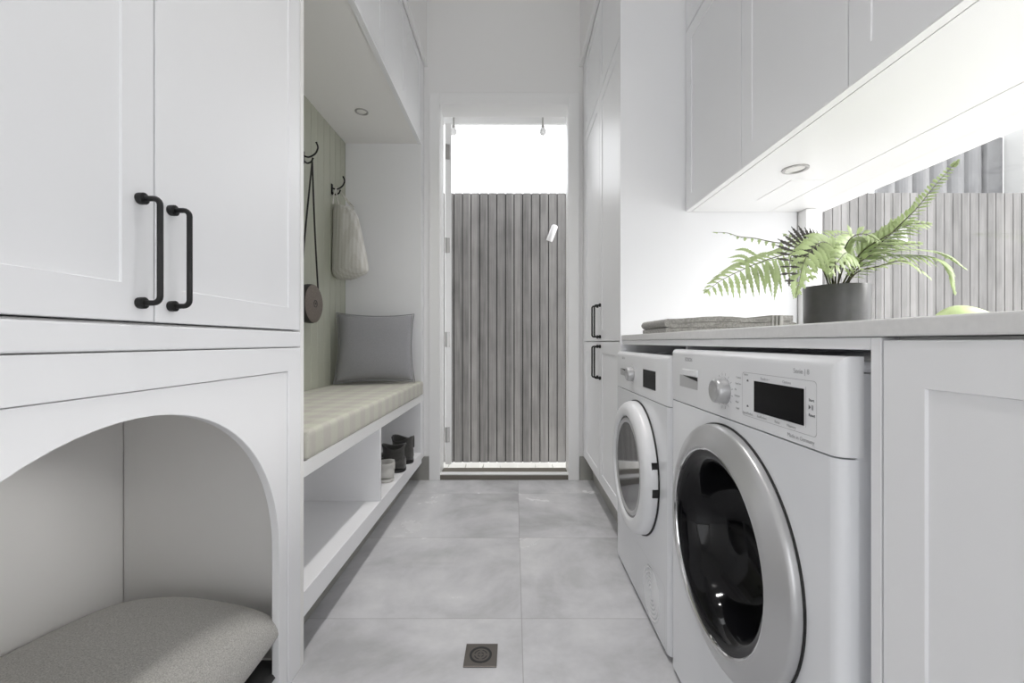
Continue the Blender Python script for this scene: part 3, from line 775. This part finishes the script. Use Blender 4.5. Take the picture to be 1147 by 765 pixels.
hx, hy, hz = XL+.028, 2.43, 1.7455
for yb_, xb_ in ((2.40, -1.015), (2.50, -.935), (2.42, -.99), (2.46, -.92)):
    tube(bm, smoothpath([(xb_, yb_, 1.64), ((xb_+hx)/2-.005, (yb_+hy)/2, 1.695), (hx, hy, hz)], 6), .0035, 6)
obj('cord', bm, 'tote', tb, smooth=True)

# ================================================================ grey scatter cushion leaning in the corner
nrm = Vector((.25, -.93, .28)).normalized(); upv = Vector((0, 0, 1)); xv = (-nrm).cross(upv).normalized()*1; yv = nrm.cross(xv)
if yv.z < 0: yv = -yv
xv = yv.cross(nrm).normalized()
if xv.x < 0: xv = -xv
cen = Vector((-.800, 2.475, .835))
mx = Matrix(((xv.x, yv.x, nrm.x, cen.x), (xv.y, yv.y, nrm.y, cen.y), (xv.z, yv.z, nrm.z, cen.z), (0, 0, 0, 1)))
gc = thing('scatter_cushion', 'grey linen scatter cushion leaning in the corner of the bench', 'cushion', (-.80, 2.48, .628))
bm = NB(); pillow(bm, mx, .218, .208, .075, 26, pinch=.085, seed=11, pw=2.2); obj('cover', bm, 'greycush', gc, smooth=True, angle=180, subsurf=1)
bm = NB(); piping(bm, mx, .2185, .2085, .0028, .085); obj('piping', bm, 'greycush', gc, smooth=True)

# ================================================================ shoes on the bench shelf
def shoe(name, label, cat, x, y, z, L, Wd, Hs, m, group=None, rz=PI, soft=0, seed=1):
    """toe towards local +x; shaft of height Hs at the heel"""
    t = thing(name, label, cat, (x, y, z), group)
    mxx = Matrix.Translation((x, y, z)) @ Matrix.Rotation(rz, 4, 'Z')
    n = 20; bm = NB(); rings = []
    for i in range(n+1):
        s = i/n; xx = -L/2+L*s
        wd = Wd/2*(.55+.45*math.sin(min(1, s/.2)*PI/2))*(1-.22*math.sin(PI*min(1, max(0, (s-.2)/.45))))*(1 if s < .8 else math.sqrt(max(.02, 1-((s-.8)/.2)**2)))
        if i == 0: wd *= .6
        h = (.075-.035*max(0, s-.35)/.65)*(1 if s < .85 else math.sqrt(max(.08, 1-((s-.85)/.15)**2)))
        h = max(h, .018)
        ring = []
        for k in range(16):
            a_ = 2*PI*k/16; c_, s_ = math.cos(a_), math.sin(a_)
            yy = wd*math.copysign(abs(c_)**.8, c_); zz = .012+(h-.012)*.5*(1+math.copysign(abs(s_)**.9, s_))
            ring.append(bm.verts.new(mxx @ Vector((xx, yy, zz))))
        rings.append(ring)
    for a_, b_ in zip(rings, rings[1:]):
        for k in range(16): bm.faces.new((a_[k], a_[(k+1) % 16], b_[(k+1) % 16], b_[k]))
    bm.faces.new(rings[0][::-1]); bm.faces.new(rings[-1])
    # shaft with rolled rim and hollow inside
    sh = []; prof = [(1.0, .035), (.98, .05), (.93, Hs*.6), (.98, Hs*.85), (1.06, Hs), (1.02, Hs+.004), (.92, Hs-.003), (.85, Hs*.75), (.8, Hs*.5)]
    for sc2, zz in prof:
        ring = []
        for k in range(20):
            a_ = 2*PI*k/20; wob = 1+.05*math.sin(3*a_+seed)*(zz/Hs)
            ring.append(bm.verts.new(mxx @ Vector((-L/2+.052+.06*sc2*math.cos(a_)*wob+.004, Wd*.46*sc2*math.sin(a_)*wob, zz+soft*math.sin(2*a_+seed)*(zz/Hs)))))
        sh.append(ring)
    for a_, b_ in zip(sh, sh[1:]):
        for k in range(20): bm.faces.new((a_[k], a_[(k+1) % 20], b_[(k+1) % 20], b_[k]))
    bm.faces.new(sh[-1])
    obj('upper', bm, m, t, smooth=True, angle=180)
    bm = NB(); lo, hi = [], []
    for k in range(28):
        a_ = 2*PI*k/28; c_, s_ = math.cos(a_), math.sin(a_)
        s2 = (c_+1)/2; wd = Wd/2*1.04*(1-.16*math.sin(PI*min(1, max(0, (s2-.1)/.6))))
        p = (L/2*1.02*math.copysign(abs(c_)**.85, c_), wd*math.copysign(abs(s_)**.7, s_))
        lo.append(bm.verts.new(mxx @ Vector((*p, .0005)))); hi.append(bm.verts.new(mxx @ Vector((*p, .014))))
    bm.faces.new(lo[::-1]); bm.faces.new(hi)
    for k in range(28): bm.faces.new((lo[k], lo[(k+1) % 28], hi[(k+1) % 28], hi[k]))
    obj('sole', bm, 'sneaker' if m == 'sneaker' else 'rubber', t, smooth=True, angle=40)
    bm = NB(); hy_ = [mxx @ Vector((-L/2-.003, q, zz)) for q, zz in ((-.006, Hs*.62), (-.007, Hs*.95), (0, Hs+.012), (.007, Hs*.95), (.006, Hs*.62))]
    tube(bm, hy_, .003, 6); obj('pull_tab', bm, m, t, smooth=True)
shoe('ankle_boot', 'charcoal suede ankle boot behind the pale canvas shoe on the bench shelf', 'boot', -.69, 2.26, .192, .235, .118, .128, 'boot', rz=PI-.12, soft=.010, seed=1)
shoe('ankle_boot', 'charcoal suede ankle boot furthest back, beside the end panel of the bench', 'boot', -.685, 2.40, .192, .235, .112, .135, 'boot', rz=PI+.08, soft=.012, seed=2.6)
shoe('canvas_shoe', 'pale canvas slip-on shoe on the bench shelf next to the divider', 'shoe', -.70, 2.09, .192, .225, .088, .09, 'sneaker', rz=PI-.05, soft=.004, seed=.4)

# ================================================================ towel
tw = thing('folded_towel', 'folded grey towel lying on the stone worktop left of the fern', 'towel', (.645, 1.36, .895))
def towel_layer(pts, th, ya, yb, mi):
    """thick sheet following pts in XZ, extruded in Y with soft hem edges"""
    pts = [Vector((p[0], 0, p[1])) for p in pts]
    n = len(pts); U, Lw = [], []
    for i, p in enumerate(pts):
        t_ = (pts[min(i+1, n-1)]-pts[max(i-1, 0)]).normalized(); nn = Vector((-t_.z, 0, t_.x))
        U.append(p+nn*th/2); Lw.append(p-nn*th/2)
    return U+Lw[::-1]
layer = .0155; x0, x1 = .462, .835; z0 = .895+.0075
path = []
def arc(cx_, cz_, r_, a0, a1, n=8): return [(cx_+r_*math.cos(a0+(a1-a0)*k/n), cz_+r_*math.sin(a0+(a1-a0)*k/n)) for k in range(n+1)]
path += [(x0-.006, z0)] + [(x0+(x1-x0)*k/20, z0) for k in range(21)]
path += arc(x1, z0+layer/2, layer/2, -PI/2, PI/2)
path += [(x1-(x1-x0-.004)*k/20, z0+layer) for k in range(1, 21)]
path += arc(x0+.004, z0+layer*1.5, layer/2, -PI/2, -3*PI/2)
path += [(x0+.004+(x1-x0)*k/20, z0+layer*2) for k in range(1, 21)]
poly = towel_layer(path, layer*.93, 0, 0, 0)
bm = NB(); ny = 14; ya, yb = 1.285, 1.52; rows = []
for i in range(ny+1):
    yy = ya+(yb-ya)*i/ny; e_ = min(i, ny-i); row = []
    for p in poly:
        hump = .006*math.exp(-((p.x-.80)/.05)**2)*((p.z-z0)/layer/2)+.003*math.sin(p.x*23)*((p.z-z0)/layer/2)
        row.append(bm.verts.new((p.x+random.uniform(-.0006, .0006), yy+random.uniform(-.001, .001)+(.004 if i == 0 and int(p.x*90) % 2 else 0), p.z+hump+random.uniform(-.0005, .0005))))
    rows.append(row)
m_ = len(poly)
for a_, b_ in zip(rows, rows[1:]):
    for k in range(m_):
        f = bm.faces.new((a_[k], a_[(k+1) % m_], b_[(k+1) % m_], b_[k]))
h = m_//2
for row in (rows[0], rows[-1]):
    for k in range(h-1):
        bm.faces.new((row[k], row[k+1], row[m_-2-k], row[m_-1-k]))
obj('cloth', bm, 'towel', tw, smooth=True, angle=60)
bm = NB()
for xb_, wv in ((.772, .004), (.784, .004), (.795, .010)):
    for i in range(12): pass
    box(bm, xb_, xb_+wv, ya-.003, yb+.001, z0+.002, z0+layer*2.5+.0065)
obj('woven_band', bm, 'towelband', tw, bevel=.0015, label='paler woven border stripes')

# ================================================================ fern
PD = 1.10; pc_ = Vector((.826, PD, .8948))
pf = thing('potted_fern', 'leafy green fern in a charcoal round pot on the worktop by the window', 'potted plant', pc_)
bm = NB(); lathe(bm, [(0, 0), (.066, 0), (.069, .003), (.0705, .03), (.0715, .112), (.071, .1145), (.068, .1145), (.067, .112), (.066, .09), (0, .09)], pc_, 'Z', 64)
obj('pot', bm, 'pot', pf, smooth=True, angle=40, label='charcoal ceramic pot')
bm = NB(); lathe(bm, [(.0665, .092), (.05, .097), (.02, .100), (0, .1)], pc_, 'Z', 32); obj('soil', bm, 'soil', pf, smooth=True)
def blade(bm, ctrl, wd, lobes=9, tw=0., up=Vector((0, -.5, .85)), mi=0, fold=.25):
    """a lobed leaflet along a curve"""
    pts = smoothpath(ctrl, max(4, int(lobes*2/(len(ctrl)-1)))); n = len(pts)
    side0 = None; Ls, Rs, Cs = [], [], []
    for i, p in enumerate(pts):
        t_ = (pts[min(i+1, n-1)]-pts[max(i-1, 0)]).normalized(); sd = t_.cross(up)
        if sd.length < 1e-4: sd = t_.orthogonal()
        sd.normalize(); nn = sd.cross(t_).normalized(); s = i/(n-1)
        env = (math.sin(PI*min(1, s*1.6+.12)/2) if s < .55 else 1)*(1-max(0, (s-.3)/.7)**1.6)
        saw = 1.0 if i % 2 else .62
        ww = wd*env*saw
        fwd = t_*wd*.35*(1 if i % 2 else 0)
        Cs.append(bm.verts.new(p)); Ls.append(bm.verts.new(p+sd*ww+fwd-nn*ww*fold)); Rs.append(bm.verts.new(p-sd*ww+fwd-nn*ww*fold))
    for i in range(n-1):
        for q in ((Cs[i], Ls[i], Ls[i+1], Cs[i+1]), (Cs[i+1], Rs[i+1], Rs[i], Cs[i])):
            f = bm.faces.new(q); f.material_index = mi
def frond(ctrl, n, lmax, up, mi=0, start=.25, droop=.3, wd=0.0101, fwd=.55, prof=None, label=None, stem_r=.0017, seed=0):
    """arching rachis with a pair of leaflets at each node"""
    rnd = random.Random(seed); bm = NB()
    pts = smoothpath([P(*c) if len(c) == 3 else Vector(c[:3]) for c in ctrl], 12)
    N = len(pts); up = Vector(up).normalized()
    tube(bm, pts, [stem_r*(1.25-1.0*i/(N-1)) for i in range(N)], 5)
    for f in bm.faces: f.material_index = 1
    L = [0]
    for a_, b_ in zip(pts, pts[1:]): L.append(L[-1]+(b_-a_).length)
    for k in range(n):
        s = start+(1-start)*(k/(n-.5)); d = s*L[-1]
        i = next(i for i in range(1, N) if L[i] >= d or i == N-1); q = (d-L[i-1])/max(1e-6, L[i]-L[i-1]); p = pts[i-1].lerp(pts[i], min(1, q))
        t_ = (pts[i]-pts[i-1]).normalized(); sd = t_.cross(up).normalized()
        ss = (k+.5)/n; ln = lmax*((math.sin(PI*(.25+.75*ss)) if ss > .3 else math.sin(PI*.475)*(.75+.8*ss)))+.008 if prof is None else lmax*prof(ss)
        for sg in (-1, 1):
            l = ln*rnd.uniform(.85, 1.1); dr_ = droop*rnd.uniform(.7, 1.3)
            d1 = (sd*sg+t_*fwd).normalized()
            blade(bm, [p, p+d1*l*.5+Vector((0, 0, -dr_*l*.12))+up*l*.05, p+d1*l+Vector((0, 0, -dr_*l*.55))], wd*rnd.uniform(.85, 1.1)*min(1, .45+l/lmax*.6), lobes=max(4, int(l/.006)), up=up, mi=0)
    blade(bm, [pts[-4], pts[-2], pts[-1]+(pts[-1]-pts[-3])*.6], wd*.8, 4, up=up)
    return obj('frond', bm, ['leafdark' if mi == 2 else 'leaf', 'stem'], pf, smooth=True, angle=180, label=label)
rootp = (936, 322, 1.10)
r2 = lambda x, d=1.10: (x, 324, d)
# low left frond, arching down to a point
frond([r2(930), (918, 296, 1.08), (893, 284, 1.06), (862, 290, 1.04), (832, 302, 1.02), (808, 314, 1.01), (790, 327, 1.0)], 19, .060, (-.1, -.75, .65), droop=.9, wd=0.0084, start=.30, fwd=.5, seed=1)
# upper left frond, thin bare tip
frond([r2(932), (922, 290, 1.12), (900, 272, 1.12), (872, 272, 1.12), (846, 267, 1.12), (828, 265, 1.12), (815, 261, 1.12), (799, 260, 1.12)], 16, .050, (0, -.45, .9), droop=.7, wd=0.0081, start=.25, seed=2,
      prof=lambda s: .9*(1-s)**.7 if s < .8 else .1)
# brown frond hanging towards the camera
frond([r2(934), (926, 285, 1.06), (910, 271, 1.0), (893, 275, .96), (885, 292, .93), (884, 318, .92)], 15, .034, (-.35, -.9, .1), mi=2, droop=-.1, wd=0.0049, start=.42, fwd=.15, seed=3, label='brown drying frond')
# tall right frond, spear-like tip
frond([r2(940), (958, 296, 1.06), (988, 271, 1.02), (1012, 248, .99), (1028, 232, .97), (1048, 207, .96), (1072, 181, .95)], 30, .058, (-.2, -.7, .68), droop=.2, wd=0.0105, start=.25, fwd=.8, seed=4,
      prof=lambda s: max(.30, 1.0-1.3*s) if s < .55 else .62*(1-s)+.10)
# pale right fronds curving over and down
frond([r2(942), (962, 300, 1.04), (990, 288, 1.0), (1020, 286, .97), (1046, 289, .95), (1062, 302, .94), (1070, 328, .94)], 20, .052, (.05, -.35, .93), droop=.55, wd=0.0081, start=.25, fwd=.8, seed=5)
frond([r2(944), (965, 292, 1.0), (1000, 281, .97), (1035, 280, .95), (1060, 286, .94), (1082, 301, .93)], 18, .034, (.05, -.3, .95), droop=.3, wd=0.0074, start=.3, fwd=1.3, seed=6)
frond([r2(941), (965, 284, 1.08), (990, 276, 1.06), (1012, 274, 1.04), (1032, 272, 1.03)], 13, .030, (0, -.7, .7), droop=.2, wd=0.0081, start=.3, fwd=1.0, seed=7)
frond([r2(941), (962, 286, 1.04), (990, 266, 1.01), (1018, 252, .99), (1042, 250, .98)], 14, .040, (0, -.75, .65), droop=.3, wd=0.0088, start=.35, fwd=1.0, seed=8)
frond([r2(945), (960, 305, 1.0), (985, 298, .95), (1010, 292, .93), (1028, 300, .92), (1042, 311, .92)], 12, .026, (0, -.5, .85), droop=.4, wd=0.0074, start=.3, fwd=1.0, seed=9)
# short dense fronds of the crown
frond([r2(932), (925, 295, 1.13), (908, 275, 1.15), (888, 266, 1.17), (878, 262, 1.18)], 12, .036, (0, -.7, .7), droop=.4, wd=0.0084, start=.3, seed=10)
frond([r2(936), (935, 292, 1.05), (930, 275, 1.0), (918, 272, .95), (902, 290, .92), (892, 330, .92)], 16, .040, (-.3, -.9, .25), droop=.6, wd=0.0092, start=.3, seed=11)
frond([r2(938), (943, 290, 1.07), (952, 268, 1.04), (968, 262, 1.02), (985, 270, 1.0)], 13, .040, (.1, -.8, .55), droop=.4, wd=0.0089, start=.3, seed=12)
frond([r2(935), (930, 288, 1.14), (930, 270, 1.18), (940, 262, 1.22), (955, 262, 1.26)], 12, .040, (0, -.8, .6), droop=.3, wd=0.0089, start=.3, seed=13)
frond([r2(937), (945, 298, 1.02), (950, 285, .97), (945, 285, .93), (930, 305, .91)], 12, .032, (.1, -.85, .5), droop=.5, wd=0.0081, start=.35, seed=14)
frond([r2(936), (928, 300, 1.04), (915, 290, 1.0), (905, 295, .97), (910, 312, .95)], 11, .030, (-.2, -.85, .5), droop=.5, wd=0.0081, start=.35, seed=15)
# long drooping leaflets at the left
bm = NB()
for c in ([(846, 296, 1.02), (848, 312, 1.01), (851, 331, 1.01)], [(858, 292, 1.0), (859, 308, 1.0), (856, 328, 1.0)], [(869, 290, .98), (870, 312, .97), (867, 337, .97)],
          [(890, 300, .93), (889, 318, .92), (889, 335, .92)], [(836, 294, 1.02), (838, 304, 1.01), (836, 314, 1.01)], [(900, 296, .93), (899, 312, .92), (895, 326, .92)],
          [(856, 292, 1.05), (836, 280, 1.05), (823, 280, 1.06)], [(848, 298, 1.04), (832, 287, 1.04), (815, 289, 1.04)], [(846, 302, 1.03), (830, 292, 1.03), (818, 294, 1.03)]):
    blade(bm, [P(*q) for q in c], .0085 if c[0][1] < c[-1][1] else .006, 12, up=Vector((0, -1, .1)), fold=.1)
tube(bm, smoothpath([P(*q) for q in (r2(934), (920, 300, 1.04), (895, 290, 1.0), (870, 290, .99), (846, 296, 1.02))], 8), .0014, 5)
obj('frond', bm, 'leaf', pf, smooth=True, angle=180)
# pale leaf lying on the worktop at the right
bm = NB()
pp = [P(1048, 353.5, .78), P(1070, 351.0, .775), P(1100, 349.0, .77), P(1136, 349.5, .765)]
for p in pp: p.z = .8965
pts = smoothpath(pp, 8); n = len(pts); R_ = []
for i, p in enumerate(pts):
    s = i/(n-1); ww = .016*math.sin(PI*min(1, s*1.5+.08)/2)**.6*(1-max(0, (s-.35)/.65)**1.3)+.0008
    hh = .036*math.sin(PI*min(1, .10+s))**.6+.0008
    R_.append([bm.verts.new(p+Vector((0, ww*math.cos(a_), hh*(.5+.5*math.sin(a_))*1.0))) for a_ in [2*PI*k/12 for k in range(12)]])
for a_, b_ in zip(R_, R_[1:]):
    for k in range(12): bm.faces.new((a_[k], a_[(k+1) % 12], b_[(k+1) % 12], b_[k]))
bm.faces.new(R_[0][::-1]); bm.faces.new(R_[-1])
o = obj('green_pod', bm, 'paleleaf', None, org=(.85, .775, .8955), smooth=True, angle=60)
tag(o, 'slim pale green pod-shaped leaf lying on the worktop right of the fern', 'leaf')

# ================================================================ OUTSIDE
GZ = -.17; DS = 3.69
struct('trim_10', boxes((-6, 12, YB+.16, DS, GZ-.1, GZ)), 'deck')       # pale paving beyond the sill
o = bpy.data.objects['trim_10']; o.name = 'outdoor_deck'
# joints of the deck boards are real gaps
bpy.data.objects.remove(o)
bm = NB(); x = -2.0
while x < 2.2: box(bm, x+.003, x+.142, YB+.165, DS-.02, GZ-.03, GZ); x += .145
struct('outdoor_deck', bm, 'deck')
struct('ground', boxes((-14, 20, YF-6, 14, GZ-.2, GZ-.06)), 'deck')
# slatted timber screen
bm = NB(); p_ = .0741; x = -2.2-.0
k0 = -30
for k in range(-30, 92):
    xa = k*p_+.003
    box(bm, xa, xa+p_-.0075, DS, DS+.022, GZ+.0, 2.150)
ts = thing('timber_screen', 'tall grey weathered vertical-slat timber screen behind the open door and window', 'fence', (2.2, DS, GZ))
obj('slats', bm, 'slat', ts)
obj('gap_shade_sheet', boxes((-2.2, 6.8, DS+.0225, DS+.030, GZ, 2.150)), 'rubber', ts)  # added black sheet, so the gaps between slats read dark
obj('backing_rail', boxes((-2.2, 6.8, DS+.0305, DS+.07, .1, .19), (-2.2, 6.8, DS+.0305, DS+.07, 1.0, 1.09), (-2.2, 6.8, DS+.0305, DS+.07, 1.9, 1.99)), 'slat', ts)
# white lamps on the screen
def spot(label, c, lean):
    t = thing('wall_spotlight', label, 'outdoor lamp', c)
    cx_, cy_, cz_ = c; d = Vector((lean, -.15, 1)).normalized()
    a_ = Vector(c)-d*.070; b_ = Vector(c)+d*.070
    bm = NB(); tube(bm, [a_, a_+d*.004, b_-d*.014, b_-d*.004, b_], [.024, .027, .027, .022, .012], 20); obj('lamp_body', bm, 'outwhite', t, smooth=True, angle=40)
    bm = NB(); tube(bm, [Vector(c)+Vector((0, .02, 0)), (cx_, DS-.001, cz_)], .009, 12); tube(bm, [(cx_, DS-.012, cz_), (cx_, DS-.001, cz_)], .028, 20); obj('bracket', bm, 'outwhite', t, smooth=True, angle=40)
spot('white cylindrical lamp on the slatted screen seen through the open door', tuple(P(618.5, 261, DS-.09)), .38)
spot('white cylindrical lamp on the slatted screen seen through the window', tuple(P(1011, 263, DS-.09)), -.25)
# eave with curtain rail outside the door
ev = thing('door_eave', 'white soffit and fascia over the outside of the door', 'eave', (-.05, 3.0, 2.54))
obj('soffit', boxes((-1.2, 1.2, YB+.165, 3.20, 2.547, 2.57)), 'outwhite', ev)
obj('fascia', boxes((-1.2, 1.2, 3.201, 3.225, 2.498, 2.57)), 'outwhite', ev)
for px_ in (508, 608):
    c = P(px_, 146, 3.19)
    t = thing('hanging_lamp', 'small white pendant lamp %s under the eave outside the door' % ('at the left' if px_ == 508 else 'at the right'), 'outdoor lamp', c)
    bm = NB(); tube(bm, [(c.x, c.y, 2.5465), (c.x, c.y, c.z+.018)], .006, 10); tube(bm, [(c.x, c.y, c.z+.014), (c.x, c.y, c.z+.034)], .013, 14); obj('stem', bm, 'nickel', t, smooth=True, angle=40)
    bm = NB(); lathe(bm, [(0, .016), (.014, .014), (.024, 0), (.026, -.018), (.018, -.032), (0, -.036)], c, 'Z', 20); obj('globe', bm, 'outwhite', t, smooth=True)
# neighbour's cladding seen above the screen through the window
NY = 6.0
bm = NB(); pit = 19.3*NY/F; x = P(983, 0, NY).x; xe = P(1102, 0, NY).x
while x < xe-.02:
    n = 8; w_ = min(pit, xe-x)
    for k in range(n):
        a0, a1 = k/n, (k+1)/n
        y_a = NY-.07*math.sin(PI*a0)**.7 if 0 < a0 < 1 else NY; y_b = NY-.07*math.sin(PI*a1)**.7 if 0 < a1 < 1 else NY
        v = [bm.verts.new(q) for q in ((x+w_*a0, y_a, GZ), (x+w_*a1, y_b, GZ), (x+w_*a1, y_b, 4.2), (x+w_*a0, y_a, 4.2))]
        bm.faces.new(v)
    x += pit
box(bm, P(983, 0, NY).x, xe, NY+.001, NY+.06, GZ, 4.2)
o = obj('ribbed_wall', bm, 'greyclad', None, org=(P(1040, 0, NY).x, NY, GZ)); tag(o, 'tall grey ribbed cladding rising beyond the timber screen', 'building')
bm = boxes((xe+.001, P(1122, 0, NY).x, NY-.02, NY+.3, GZ, P(0, 154, NY).z))
o = obj('garden_wall', bm, 'greyclad', None, org=(xe+.1, NY, GZ), bevel=.01); tag(o, 'short pale grey block beside the ribbed cladding beyond the screen', 'wall')
bm = boxes((P(1124, 0, NY).x, 16, NY-.3, NY, GZ, 6.0)); z = GZ
for k in range(30): box(bm, P(1124, 0, NY).x, 16, NY-.322, NY-.301, GZ+.2*k+.01, GZ+.2*k+.195)
o = obj('weatherboard_house', bm, 'shade', None, org=(9, NY, GZ)); tag(o, 'white weatherboard house side at the right beyond the screen', 'building')
